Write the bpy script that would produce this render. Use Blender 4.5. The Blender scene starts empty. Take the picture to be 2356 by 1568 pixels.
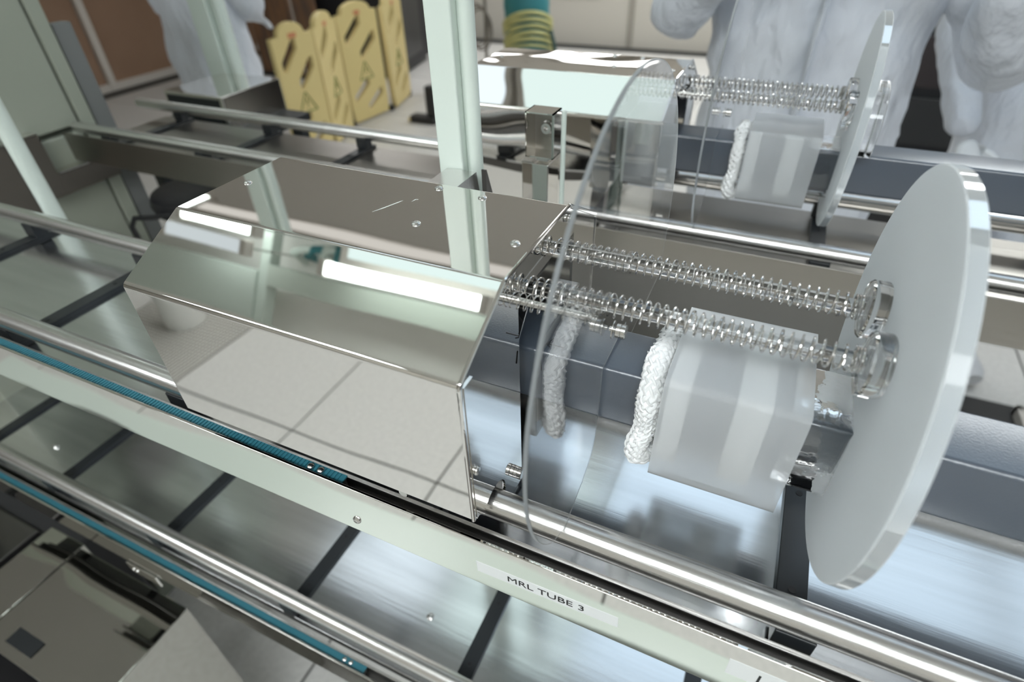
import bpy, bmesh, math, random
from mathutils import Vector, Matrix, noise
random.seed(7)
C = bpy.context.scene.collection
sc = bpy.context.scene
H = 1.5                      # lens height over the floor; heights below are written relative to the lens

# ------------------------------------------------------------------ camera, exposure, lights
cam = bpy.data.cameras.new('camera'); co = bpy.data.objects.new('camera', cam); C.objects.link(co)
RX = Vector((0.90880206, 0.41646829, -0.02515897)); DN = Vector((0.23947566, -0.57005357, -0.78593278)); FW = Vector((-0.34165804, 0.70823237, -0.61779988))
co.matrix_world = Matrix(((RX.x, -DN.x, -FW.x, 0), (RX.y, -DN.y, -FW.y, 0), (RX.z, -DN.z, -FW.z, H), (0, 0, 0, 1)))
cam.sensor_width = 36; cam.lens = 1298.92 / 2356 * 36; cam.clip_start = .01
cam.dof.use_dof = True; cam.dof.focus_distance = .385; cam.dof.aperture_fstop = 5.2
sc.camera = co
sc.view_settings.view_transform = 'Standard'; sc.view_settings.look = 'None'; sc.view_settings.gamma = 1
sc.view_settings.use_curve_mapping = False; sc.view_settings.exposure = 0.1
sc.cycles.use_denoising = True
sc.cycles.max_bounces = 14; sc.cycles.transmission_bounces = 14; sc.cycles.glossy_bounces = 8; sc.cycles.transparent_max_bounces = 12
sc.cycles.sample_clamp_indirect = 6
w = bpy.data.worlds.new('room_air'); sc.world = w; w.use_nodes = True
w.node_tree.nodes['Background'].inputs[0].default_value = (.9, .97, 1, 1); w.node_tree.nodes['Background'].inputs[1].default_value = .15

# ------------------------------------------------------------------ materials
MATS = {}
def mat(name, col, rough=.5, metal=0., bump=None, vary=None, **kw):
    m = bpy.data.materials.new(name); m.use_nodes = True; nt = m.node_tree; b = nt.nodes['Principled BSDF']
    b.inputs['Base Color'].default_value = (*col, 1); b.inputs['Roughness'].default_value = rough; b.inputs['Metallic'].default_value = metal
    for k, v in kw.items(): b.inputs[k.replace('_', ' ')].default_value = v
    tc = nt.nodes.new('ShaderNodeTexCoord')
    def noise_node(scale, stretch, detail=2):
        mp = nt.nodes.new('ShaderNodeMapping'); mp.inputs['Scale'].default_value = stretch
        n = nt.nodes.new('ShaderNodeTexNoise'); n.inputs['Scale'].default_value = scale; n.inputs['Detail'].default_value = detail
        nt.links.new(tc.outputs['Object'], mp.inputs[0]); nt.links.new(mp.outputs[0], n.inputs['Vector']); return n
    if bump:
        prev = None
        for scale, stretch, dist, detail in bump:
            n = noise_node(scale, stretch, detail); bp = nt.nodes.new('ShaderNodeBump'); bp.inputs['Strength'].default_value = 1; bp.inputs['Distance'].default_value = dist
            nt.links.new(n.outputs[0], bp.inputs['Height'])
            if prev: nt.links.new(prev.outputs[0], bp.inputs['Normal'])
            prev = bp
        nt.links.new(prev.outputs[0], b.inputs['Normal'])
    if vary:
        scale, stretch, c2, lo, hi = vary
        n = noise_node(scale, stretch, 4); r = nt.nodes.new('ShaderNodeMapRange'); r.inputs[1].default_value = lo; r.inputs[2].default_value = hi
        mx = nt.nodes.new('ShaderNodeMix'); mx.data_type = 'RGBA'; mx.inputs[6].default_value = (*col, 1); mx.inputs[7].default_value = (*c2, 1)
        nt.links.new(n.outputs[0], r.inputs[0]); nt.links.new(r.outputs[0], mx.inputs[0]); nt.links.new(mx.outputs[2], b.inputs['Base Color'])
    MATS[name] = m; return m
def emit(name, col, s):
    m = bpy.data.materials.new(name); m.use_nodes = True; nt = m.node_tree; nt.nodes.clear()
    e = nt.nodes.new('ShaderNodeEmission'); e.inputs[0].default_value = (*col, 1); e.inputs[1].default_value = s
    o = nt.nodes.new('ShaderNodeOutputMaterial'); nt.links.new(e.outputs[0], o.inputs[0]); return m
def frosted(name, col, glassy, rough, ior, trans=.5):
    m = bpy.data.materials.new(name); m.use_nodes = True; nt = m.node_tree; nt.nodes.clear()
    d = nt.nodes.new('ShaderNodeBsdfDiffuse'); t = nt.nodes.new('ShaderNodeBsdfTranslucent'); g = nt.nodes.new('ShaderNodeBsdfPrincipled')
    d.inputs[0].default_value = (*col, 1); t.inputs[0].default_value = (*col, 1)
    g.inputs['Base Color'].default_value = (.97, .985, 1, 1); g.inputs['Transmission Weight'].default_value = 1; g.inputs['Roughness'].default_value = rough; g.inputs['IOR'].default_value = ior
    a = nt.nodes.new('ShaderNodeMixShader'); a.inputs[0].default_value = trans; b = nt.nodes.new('ShaderNodeMixShader'); b.inputs[0].default_value = glassy
    nt.links.new(d.outputs[0], a.inputs[1]); nt.links.new(t.outputs[0], a.inputs[2]); nt.links.new(a.outputs[0], b.inputs[1]); nt.links.new(g.outputs[0], b.inputs[2])
    o = nt.nodes.new('ShaderNodeOutputMaterial'); nt.links.new(b.outputs[0], o.inputs[0]); return m
MIRROR = mat('polished_steel', (.83, .815, .79), .02, 1, bump=[(5, (1, 1.6, 1.6), .0005, 1)])
MIRROR2 = mat('polished_steel_wavy', (.82, .80, .77), .02, 1, bump=[(5, (1, 1.4, 1.4), .005, 1)])
APRON = mat('polished_apron', (.78, .765, .73), .02, 1, bump=[(6, (.8, 1, 1.6), .0009, 1)])
STEEL = mat('turned_steel', (.76, .75, .74), .26, 1, bump=[(900, (.02, 1, 1), .00012, 2)])
WIRE = mat('spring_wire', (.66, .645, .625), .2, 1)
ROD = mat('clear_rod', (1, 1, 1), 0, 0, Transmission_Weight=1, IOR=1.28)
SCREW = mat('screw_steel', (.66, .65, .63), .25, 1)
ALU = mat('brushed_aluminium', (.80, .805, .81), .17, 1, bump=[(160, (.05, 1, 1), .00007, 4)], vary=(40, (.08, 1, 1), (.62, .625, .63), .35, .75))
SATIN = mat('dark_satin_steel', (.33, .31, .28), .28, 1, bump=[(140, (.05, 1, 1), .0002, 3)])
DARKMETAL = mat('dark_channel_metal', (.16, .155, .15), .35, 1)
BLACK = mat('black_anodised', (.012, .014, .016), .32)
BLACKP = mat('black_plastic', (.018, .018, .02), .5)
GREYPAINT = mat('grey_paint', (.062, .080, .108), .30, IOR=1.95, bump=[(700, (1, 1, 1), .00012, 3)])
INK = mat('marker_ink', (.006, .006, .007), .5)
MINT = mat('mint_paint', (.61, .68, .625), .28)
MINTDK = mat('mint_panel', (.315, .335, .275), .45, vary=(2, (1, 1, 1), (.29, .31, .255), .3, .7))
GLASS = mat('clear_quartz', (1, 1, 1), 0, 0, Transmission_Weight=1, IOR=1.46)
NECK = mat('clear_quartz_neck', (.97, .985, 1), .03, 0, bump=[(60, (1, 1, 1), .0005, 3)], Transmission_Weight=1, IOR=1.35)
FROST = frosted('frosted_quartz', (.88, .91, .925), .25, .55, 1.15, .42)
FROSTBOX = frosted('frosted_quartz_thin', (.97, .99, 1), .62, .27, 1.10, .4)
EDGE = frosted('ground_quartz_edge', (.8, .84, .86), .6, .25, 1.3, .5)
RIM = frosted('clear_rim', (.82, .87, .9), .55, .06, 1.4, .5)
ROPE = mat('braided_silica_yarn', (.90, .91, .91), .45)
WOOL = mat('white_ceramic_wrap', (.9, .9, .88), .8)
TEAL = mat('teal_belt', (.03, .155, .20), .45)
COVERALL = mat('white_coverall', (.69, .72, .78), .6, bump=[(9, (1, 1, .55), .055, 4), (220, (1, 1, 1), .0008, 2)])
SKIN = mat('skin', (.62, .42, .33), .5)
MASK = mat('white_mask', (.82, .84, .86), .7)
YELLOW = mat('yellow_plastic', (.74, .60, .27), .45)
YPRINT = mat('barrier_print', (.30, .31, .10), .5)
REDPRINT = mat('red_print', (.62, .25, .12), .5)
TILE = mat('floor_tile', (.60, .59, .565), .45, vary=(60, (1, 1, 1), (.53, .52, .50), .35, .7))
JOINT = mat('floor_joint', (.06, .06, .055), .7)
WALL = mat('beige_wall', (.52, .495, .44), .6, vary=(3, (1, 1, 1), (.44, .41, .36), .3, .7))
CEIL = mat('ceiling_panel', (.86, .845, .81), .7)
CEILDK = mat('dark_ceiling', (.70, .665, .62), .7)
BROWN = mat('brown_paper', (.27, .165, .105), .55, vary=(1.6, (1, 1, 1), (.33, .21, .14), .3, .7))
FRAMEW = mat('pale_frame', (.62, .58, .53), .5)
WOODBR = mat('brown_panel', (.24, .13, .07), .5, vary=(5, (3, 3, .5), (.13, .09, .07), .4, .65))
TEALD = mat('teal_drape', (.03, .19, .215), .5, bump=[(6, (1, 1, .4), .02, 2)])
YCORD = mat('yellow_green_cord', (.46, .45, .19), .5)
GREYW = mat('grey_beam', (.50, .55, .49), .5)
LABELM = mat('label_tape', (.70, .72, .72), .45)
PAPERG = mat('grey_sheet', (.32, .30, .27), .6)
SOCK = mat('white_cover_shoe', (.62, .63, .65), .6)
RED = mat('red_trim', (.4, .03, .03), .5)
GRILLE = mat('perforated_tile', (.55, .53, .49), .45)
nt = GRILLE.node_tree; vo = nt.nodes.new('ShaderNodeTexVoronoi'); vo.inputs['Scale'].default_value = 55; vo.inputs['Randomness'].default_value = 0
cr = nt.nodes.new('ShaderNodeValToRGB'); cr.color_ramp.elements[0].position = .3; cr.color_ramp.elements[0].color = (.05, .05, .05, 1); cr.color_ramp.elements[1].position = .36; cr.color_ramp.elements[1].color = (.55, .53, .49, 1)
nt.links.new(nt.nodes['Texture Coordinate'].outputs['Object'], vo.inputs['Vector']); nt.links.new(vo.outputs['Distance'], cr.inputs[0]); nt.links.new(cr.outputs[0], nt.nodes['Principled BSDF'].inputs['Base Color'])
L_BLUE = emit('daylight_panel', (.68, .85, 1), 1.25)
L_MINT = emit('soft_panel', (.80, .98, .97), 1.1)
L_TUBE = emit('fluorescent_tube', (.88, 1, .97), 9)
L_SOFT = emit('glowing_duct', (1, .97, .91), .68)
L_SQ = emit('square_panel', (.80, .92, 1), 1.3)
L_DIM = emit('dim_strip', (.85, .95, 1), .75)
L_WARM = emit('room_panel', (.98, .985, .98), 7)
L_FILL = emit('added_fill_panel', (.93, .985, 1), 15.5)  # for the fill lights added out of view

# ------------------------------------------------------------------ mesh helpers
WLOC = {}
class MB:
    def __init__(s): s.v = []; s.f = []; s.sm = []; s.mi = []; s.cur = 0
    def add(s, vs, fs, smooth=False):
        n = len(s.v); s.v += [tuple(p) for p in vs]
        for f in fs: s.f.append([n + i for i in f]); s.sm.append(smooth); s.mi.append(s.cur)
        return s
    def box(s, a, b):
        (x0, y0, z0), (x1, y1, z1) = a, b
        x0, x1 = sorted((x0, x1)); y0, y1 = sorted((y0, y1)); z0, z1 = sorted((z0, z1))
        return s.add([(x0, y0, z0), (x1, y0, z0), (x1, y1, z0), (x0, y1, z0), (x0, y0, z1), (x1, y0, z1), (x1, y1, z1), (x0, y1, z1)],
                     [(3, 2, 1, 0), (4, 5, 6, 7), (0, 1, 5, 4), (1, 2, 6, 5), (2, 3, 7, 6), (3, 0, 4, 7)])
    def prism(s, poly, axis, a, b, smooth=False, face_mat=None, side_mat=None):
        n = len(poly)
        def P(u, v, t): return {'x': (t, u, v), 'y': (u, t, v), 'z': (u, v, t)}[axis]
        ar = sum(poly[i][0] * poly[(i + 1) % n][1] - poly[(i + 1) % n][0] * poly[i][1] for i in range(n))
        if (ar < 0) != (axis == 'y'): poly = poly[::-1]
        vs = [P(u, v, a) for u, v in poly] + [P(u, v, b) for u, v in poly]
        c0 = s.cur
        if face_mat is not None: s.cur = face_mat
        s.add(vs, [list(range(n))[::-1], list(range(n, 2 * n))])
        if side_mat is not None: s.cur = side_mat
        s.add(vs, [(i, (i + 1) % n, n + (i + 1) % n, n + i) for i in range(n)], smooth)
        s.cur = c0; return s
    def tube(s, path, r, n=10, closed=False, caps=True, flat=1.0):
        path = [Vector(p) for p in path]; m = len(path); R = r if isinstance(r, (list, tuple)) else [r] * m
        up = None; rings = []
        for i in range(m):
            a = path[(i - 1) % m] if (closed or i) else path[0]; b = path[(i + 1) % m] if (closed or i < m - 1) else path[-1]
            t = (b - a).normalized()
            if up is None:
                up = Vector((0, 0, 1)) if abs(t.z) < .9 else Vector((1, 0, 0))
            up = (up - t * up.dot(t)).normalized(); sd = t.cross(up)
            rings.append([path[i] + (up * math.sin(2 * math.pi * k / n) * flat + sd * math.cos(2 * math.pi * k / n)) * R[i] for k in range(n)])
        vs = [p for rg in rings for p in rg]; fs = []
        for i in range(m if closed else m - 1):
            j = (i + 1) % m
            for k in range(n): fs.append((i * n + k, i * n + (k + 1) % n, j * n + (k + 1) % n, j * n + k))
        s.add(vs, [f[::-1] for f in fs], True)
        if caps and not closed: s.add(rings[0] , [list(range(n))]); s.add(rings[-1], [list(range(n))[::-1]])
        return s
    def cyl(s, a, b, r, n=24, r2=None): return s.tube([a, b], [r, r if r2 is None else r2], n)
    def lathe(s, prof, o, ax, n=32):                       # prof: (distance along axis, radius)
        ax = Vector(ax).normalized(); u = ax.orthogonal().normalized(); v = ax.cross(u); o = Vector(o); vs = []
        for d, r in prof:
            for k in range(n):
                t = 2 * math.pi * k / n; vs.append(o + ax * d + (u * math.cos(t) + v * math.sin(t)) * r)
        fs = [(i * n + k, i * n + (k + 1) % n, (i + 1) * n + (k + 1) % n, (i + 1) * n + k) for i in range(len(prof) - 1) for k in range(n)]
        s.add(vs, fs, True); m = len(prof)
        s.add(vs[:n], [list(range(n))[::-1]]); s.add(vs[(m - 1) * n:], [list(range(n))]); return s
    def build(s, name, m, parent=None, bevel=0, seg=2, loc=None, angle=35):
        me = bpy.data.meshes.new(name)
        if parent is not None: L = WLOC[parent.name]
        elif loc is not None: L = Vector(loc)
        else:
            xs = [p[0] for p in s.v]; ys = [p[1] for p in s.v]; zs = [p[2] for p in s.v]
            L = Vector(((min(xs) + max(xs)) / 2, (min(ys) + max(ys)) / 2, min(zs)))
        me.from_pydata([tuple(Vector(p) - L) for p in s.v], [], s.f)
        for mm in (m if isinstance(m, (list, tuple)) else [m]): me.materials.append(mm)
        me.polygons.foreach_set('use_smooth', s.sm); me.polygons.foreach_set('material_index', s.mi); me.update()
        b = bmesh.new(); b.from_mesh(me); bmesh.ops.remove_doubles(b, verts=b.verts, dist=1e-6); b.to_mesh(me); b.free()
        me.set_sharp_from_angle(angle=math.radians(angle))
        o = bpy.data.objects.new(name, me); C.objects.link(o); WLOC[o.name] = L
        if parent is not None: o.parent = parent
        else: o.location = L
        if bevel:
            bv = o.modifiers.new('edge', 'BEVEL'); bv.width = bevel; bv.segments = seg; bv.limit_method = 'ANGLE'; bv.harden_normals = True
            me.polygons.foreach_set('use_smooth', [True] * len(me.polygons))
        return o
def tag(o, label=None, cat=None, group=None, kind=None):
    if label: o['label'] = label
    if cat: o['category'] = cat
    if group: o['group'] = group
    if kind: o['kind'] = kind
    return o
def thing(name, label, cat, loc, group=None):
    o = bpy.data.objects.new(name, None); C.objects.link(o); o.location = loc; o.empty_display_size = .05; WLOC[o.name] = Vector(loc)
    return tag(o, label, cat, group)
def rrect(u0, u1, v0, v1, r, n=4):
    out = []
    for cu, cv, a0 in ((u1 - r, v0 + r, -90), (u1 - r, v1 - r, 0), (u0 + r, v1 - r, 90), (u0 + r, v0 + r, 180)):
        for k in range(n + 1):
            t = math.radians(a0 + 90 * k / n); out.append((cu + r * math.cos(t), cv + r * math.sin(t)))
    return out
def fillet(poly, r, n=5):
    """open polyline with its inner corners rounded"""
    out = [poly[0]]
    for i in range(1, len(poly) - 1):
        p = Vector(poly[i]); a = (Vector(poly[i - 1]) - p).normalized(); b = (Vector(poly[i + 1]) - p).normalized()
        half = a.angle(b) / 2; d = r / math.tan(half)
        c = p + (a + b).normalized() * (r / math.sin(half)); s0 = p + a * d - c; s1 = p + b * d - c
        out.append(tuple(p + a * (d + r * .12)))
        for k in range(n + 1):
            an = s0.angle_signed(s1) * k / n; q = Vector((s0.x * math.cos(an) + s0.y * math.sin(an), s0.y * math.cos(an) - s0.x * math.sin(an)))
            out.append(tuple(c + q))
        out.append(tuple(p + b * (d + r * .12)))
    return out + [poly[-1]]
def sheet(mb, line, th, a, b):
    """bent sheet metal: polyline in YZ (outer side) given a thickness, drawn out along X"""
    L = [Vector(p) for p in line]; inn = []
    for i, p in enumerate(L):
        t = (L[min(i + 1, len(L) - 1)] - L[max(i - 1, 0)]).normalized(); inn.append(p + Vector((t.y, -t.x)) * th)
    n = len(L); vs = [(x, q[0], q[1]) for x in (a, b) for q in L + inn]; m = 2 * n; fs = []; fl = []
    for i in range(n - 1):
        fs.append((i, m + i, m + i + 1, i + 1)); fs.append((n + i + 1, m + n + i + 1, m + n + i, n + i))
        fl.append((i, i + 1, n + i + 1, n + i)); fl.append((m + i + 1, m + i, m + n + i, m + n + i + 1))
    mb.add(vs, [f[::-1] for f in fs], True); mb.add(vs, [f[::-1] for f in fl] + [(0, n, m + n, m), (n - 1, m + n - 1, m + 2 * n - 1, 2 * n - 1)])
    return mb
def text_mesh(name, body, size, mw, m, parent, width=None):
    cu = bpy.data.curves.new(name, 'FONT'); cu.body = body; cu.size = size; cu.extrude = .00006; cu.align_x = 'LEFT'
    o = bpy.data.objects.new(name, cu); C.objects.link(o); bpy.context.view_layer.update()
    me = bpy.data.meshes.new_from_object(o.evaluated_get(bpy.context.evaluated_depsgraph_get())); bpy.data.objects.remove(o)
    if width:
        xs = [v.co.x for v in me.vertices]; k = width / (max(xs) - min(xs)); x0 = min(xs)
        for v in me.vertices: v.co.x = (v.co.x - x0) * k
    me.materials.clear(); me.materials.append(m); me.transform(Matrix.Translation(-WLOC[parent.name]) @ mw)
    o = bpy.data.objects.new(name, me); C.objects.link(o); o.parent = parent; return o

# ------------------------------------------------------------------ the room
FX0, FX1, FY0, FY1 = -6.5, 3.2, -2.6, 7.6
ZC = H + 1.22
fl = MB().box((FX0, FY0, -.05), (FX1, FY1, -.006)).build('floor', JOINT, loc=(0, 0, 0)); tag(fl, kind='structure')
tm = None; P = .61
for i in range(-9, 9):
    for j in range(-4, 14):
        x, y = -1.352 + i * P, -.58 + j * P
        if x < FX0 - .01 or x + P > FX1 + .3 or y + P > FY1 + .01 or y < FY0 - .5 or (x > 1.9 and y > 4) or (x < -5 and y < -.5): continue
        if tm is None:
            b = MB().box((.004, .004, -.006), (P - .004, P - .004, 0)); t0 = b.build('tile', TILE, loc=(0, 0, 0)); tm = t0.data; t0.parent = fl; t0.location = (x, y, 0); continue
        o = bpy.data.objects.new('tile', tm); C.objects.link(o); o.parent = fl; o.location = (x, y, 0)
        if (i, j) == (-2, -1) or (i, j) == (2, 4):
            o.data = tm.copy(); o.data.materials[0] = GRILLE; o['label'] = 'perforated floor tile'
def struct(name, mb, m, **k): return tag(mb.build(name, m, **k), kind='structure')
wl = struct('wall_left', MB().box((FX0 - .12, FY0, 0), (FX0 - .06, FY1, ZC)), WALL)
wb = struct('wall_back', MB().box((FX0, FY1, 0), (FX1, FY1 + .1, ZC)), WALL)
struct('wall_right', MB().box((FX1, FY0, 0), (FX1 + .1, FY1, ZC)), mat('dark_grey_wall', (.15, .155, .165), .6))
struct('wall_front', MB().box((FX0, FY0 - .1, 0), (FX1, FY0, ZC)), WALL)
struct('ceiling', MB().box((FX0, FY0, ZC), (FX1, 1.9, ZC + .1)), CEIL)
struct('trim_1', MB().box((FX0, 1.9, ZC - .06), (FX1, FY1, ZC + .1)), CEILDK)
fr_ = MB().box((-2.6, -.385, 0), (1.4, -.30, .10)); tag(fr_.build('floor_rail', MINT, bevel=.006), 'pale mint rail lying on the floor in front of the machines', 'rail')
ct = MB().prism([(-1.09, -.27), (1.0, -.27), (1.0, -.01), (-1.09, -.01)], 'z', 0, .05); tag(ct.build('shade_strip', mat('shade_strip_brown', (.085, .07, .058), .5), bevel=.004), 'dark brown strip added on the floor as the shade below the lower trough', 'tray')  # added dark strip, stands for the shaded floor mirrored in the aprons
wc = thing('white_bin', 'tall white round bin on the perforated tile, mirrored in the middle cover', 'bin', (-2.28, -.93, 0))
MB().lathe([(0, .082), (.03, .088), (.85, .095), (.86, .098), (.88, .098)], (-2.28, -.93, 0), (0, 0, 1), 32).build('body', mat('white_bin_plastic', (.8, .8, .77), .4), wc); MB().lathe([(0, .1), (.02, .1), (.05, .06), (.055, .02)], (-2.28, -.93, .88), (0, 0, 1), 32).build('lid', MATS['white_bin_plastic'], wc)
# papered glazing on the left wall
wn = struct('window_1', MB().box((FX0 - .06, 2.1, .02), (FX0 - .03, 6.4, 1.62)), BROWN)
for y in (2.1, 3.05, 4.0, 4.95, 5.9): MB().box((FX0 - .03, y - .035, .0), (FX0 + .02, y + .035, 1.66)).build('mullion', FRAMEW, wn)
for z in (.03, 1.0, 1.63): MB().box((FX0 - .03, 2.1, z - .035), (FX0 + .012, 6.4, z + .035)).build('transom', FRAMEW, wn)
# door in the back wall
dr = struct('door_1', MB().box((-4.1, FY1 - .035, .01), (-1.95, FY1 - .005, 2.15)).box((-1.92, FY1 - .035, .01), (-.2, FY1 - .005, 2.15)), mat('door_beige', (.50, .475, .42), .5))
MB().box((-1.97, FY1 - .05, .01), (-1.90, FY1 - .034, 2.15)).build('meeting_strip', mat('door_strip', (.30, .28, .24), .5), dr)
MB().box((-1.9, FY1 - .06, .95), (-1.86, FY1 - .034, 1.12)).box((-1.9, FY1 - .10, 1.02), (-1.72, FY1 - .08, 1.045)).build('handle', SCREW, dr)
MB().box((-3.05, FY1 - .06, .55), (-2.35, FY1 - .034, 1.0)).build('notice_panel', mat('notice_grey', (.36, .335, .29), .6), dr)
bs = struct('baseboard_back', MB().box((FX0, FY1 - .02, 0), (FX1, FY1, .1)), mat('dark_skirting', (.12, .11, .10), .5))

def ceiling_light(x0, x1, y0, y1, z, m, label, th=.05):
    t = thing('ceiling_light', label, 'light', ((x0 + x1) / 2, (y0 + y1) / 2, z), 'ceiling lights')
    MB().box((x0, y0, z), (x1, y1, z + .008)).build('diffuser', m, t)
    f = MB(); e = .025
    f.box((x0 - e, y0 - e, z - .004), (x0, y1 + e, z + th)).box((x1, y0 - e, z - .004), (x1 + e, y1 + e, z + th)).box((x0, y0 - e, z - .004), (x1, y0, z + th)).box((x0, y1, z - .004), (x1, y1 + e, z + th))
    f.box((x0, y0, z + .012), (x1, y1, z + th)).build('housing', FRAMEW, t)
ceiling_light(-.28, 1.0, 1.0, 1.8, ZC - .05, L_BLUE, 'blue white ceiling light over the coverall wearers')
ceiling_light(1.06, 2.36, 1.0, 1.8, ZC - .05, L_BLUE, 'blue white ceiling light farthest right above the rails')
ceiling_light(-1.55, -.98, .95, 1.5, ZC - .05, L_SQ, 'square ceiling light above the rear polished cover')
ceiling_light(-.9, -.32, .9, 1.5, ZC - .05, L_MINT, 'soft mint panel between two brighter lights, given a glow')  # pale mint overhead panel, its brightness put in as glow
ZO = H + 1.08
def strip_light(x0, x1, y0, y1, m, label):
    z = H + .92; t = thing('strip_light', label, 'light', ((x0 + x1) / 2, (y0 + y1) / 2, z), 'strip lights')
    MB().box((x0, y0, z), (x1, y1, z + .03)).build('lens', m, t, .006, 3)
    for x in (x0, x1): MB().box((x - .012, y0 - .004, z - .002), (x + .012, y1 + .004, z + .034)).build('end_cap', FRAMEW, t)
    for x in (x0 + .03, x1 - .02): MB().cyl((x, (y0 + y1) / 2, z + .03), (x, (y0 + y1) / 2, ZC), .004, 8).build('hanger_rod', SCREW, t)
strip_light(-1.14, -.60, .118, .158, L_TUBE, 'narrow fluorescent strip light beside the grey green overhead duct')
strip_light(-1.745, -1.42, .178, .232, L_TUBE, 'short bright strip light beyond the overhead mint cross beam')
strip_light(-1.81, -1.455, .114, .155, L_DIM, 'dim strip light beside the short bright one')
ceiling_light(-1.18, -.50, .175, .275, ZO, L_MINT, 'pale glowing panel just above the middle cover', .05)
ob = thing('overhead_frame', 'mint overhead frame of crossing beams above the middle cover', 'frame', (-1.5, .1, ZO))
MB().box((-1.535, -.35, ZO), (-1.49, .50, ZO + .05)).build('cross_beam', MINT, ob, .004)
MB().box((-2.3, -.11, ZO - .01), (-1.535, .06, ZO + .05)).build('side_beam', MINT, ob, .004)
for y_ in (-.3, .45): MB().box((-1.525, y_ - .02, ZO + .05), (-1.50, y_ + .02, ZC)).build('hanger', MINT, ob)
gh = thing('teal_hose', 'teal hoses hanging in the overhead frame', 'hose', (-1.35, .17, ZO))
for k in range(4): MB().tube([(-1.46 + .06 * k, .12 + .02 * k, ZC), (-1.44 + .06 * k, .15, ZO + .05), (-1.38 + .05 * k, .165 + .01 * k, ZO + .02), (-1.30 + .03 * k, .185, ZO + .04), (-1.25, .2, ZC)], .013, 10).build('hose', TEALD if k % 2 else MINT, gh)
ceiling_light(-3.05, -.95, 2.04, 2.13, ZC - .13, L_SOFT, 'long pale duct under the dark ceiling, given a dim warm glow', .06)  # overhead duct made to glow so its mirrored streak is bright
ceiling_light(-3.45, -3.12, 1.98, 2.22, ZC - .12, L_TUBE, 'small light at the far end of the long pale duct')
ceiling_light(-.88, -.50, 1.98, 2.16, ZC - .12, L_TUBE, 'small light at the near end of the long pale duct')
ceiling_light(-.4, .8, -1.3, -.7, ZC - .05, L_FILL, 'added bright fill light behind the photographer')  # this and the next two are added behind the camera to brighten the floor
ceiling_light(-2.6, -1.4, -1.6, -1.0, ZC - .05, L_FILL, 'added bright fill light over the perforated floor tile')
ceiling_light(1.4, 2.6, -1.6, -1.0, ZC - .05, L_FILL, 'added bright fill light behind the photographer, toward the right wall')
ceiling_light(-4.4, -3.2, 4.4, 5.0, ZC - .11, L_WARM, 'added room fill light over the yellow barrier')  # added to light the barrier and this side of the room
ceiling_light(.6, 1.8, 2.5, 3.1, ZC - .11, L_FILL, 'added bright fill light behind the person at the right edge')  # this and the next are added clear of the mirrors to raise the bounce
ceiling_light(-1.3, -.1, 4.8, 5.4, ZC - .11, L_FILL, 'added bright fill light between the teal column and the doors')
for i, x in enumerate((-4.4, -2.7, -1.0, .7)):
    ceiling_light(x, x + 1.3, 6.2, 7.0, ZC - .11, L_WARM, 'far ceiling light in front of the back wall, %s from the left' % ('first', 'second', 'third', 'fourth')[i])
bm_ = MB().box((-1.488, .018, ZO - .005), (-.2, .092, ZO + .05)); tag(bm_.build('cable_duct', GREYW), 'grey green overhead duct beside the strip light', 'duct')

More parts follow.
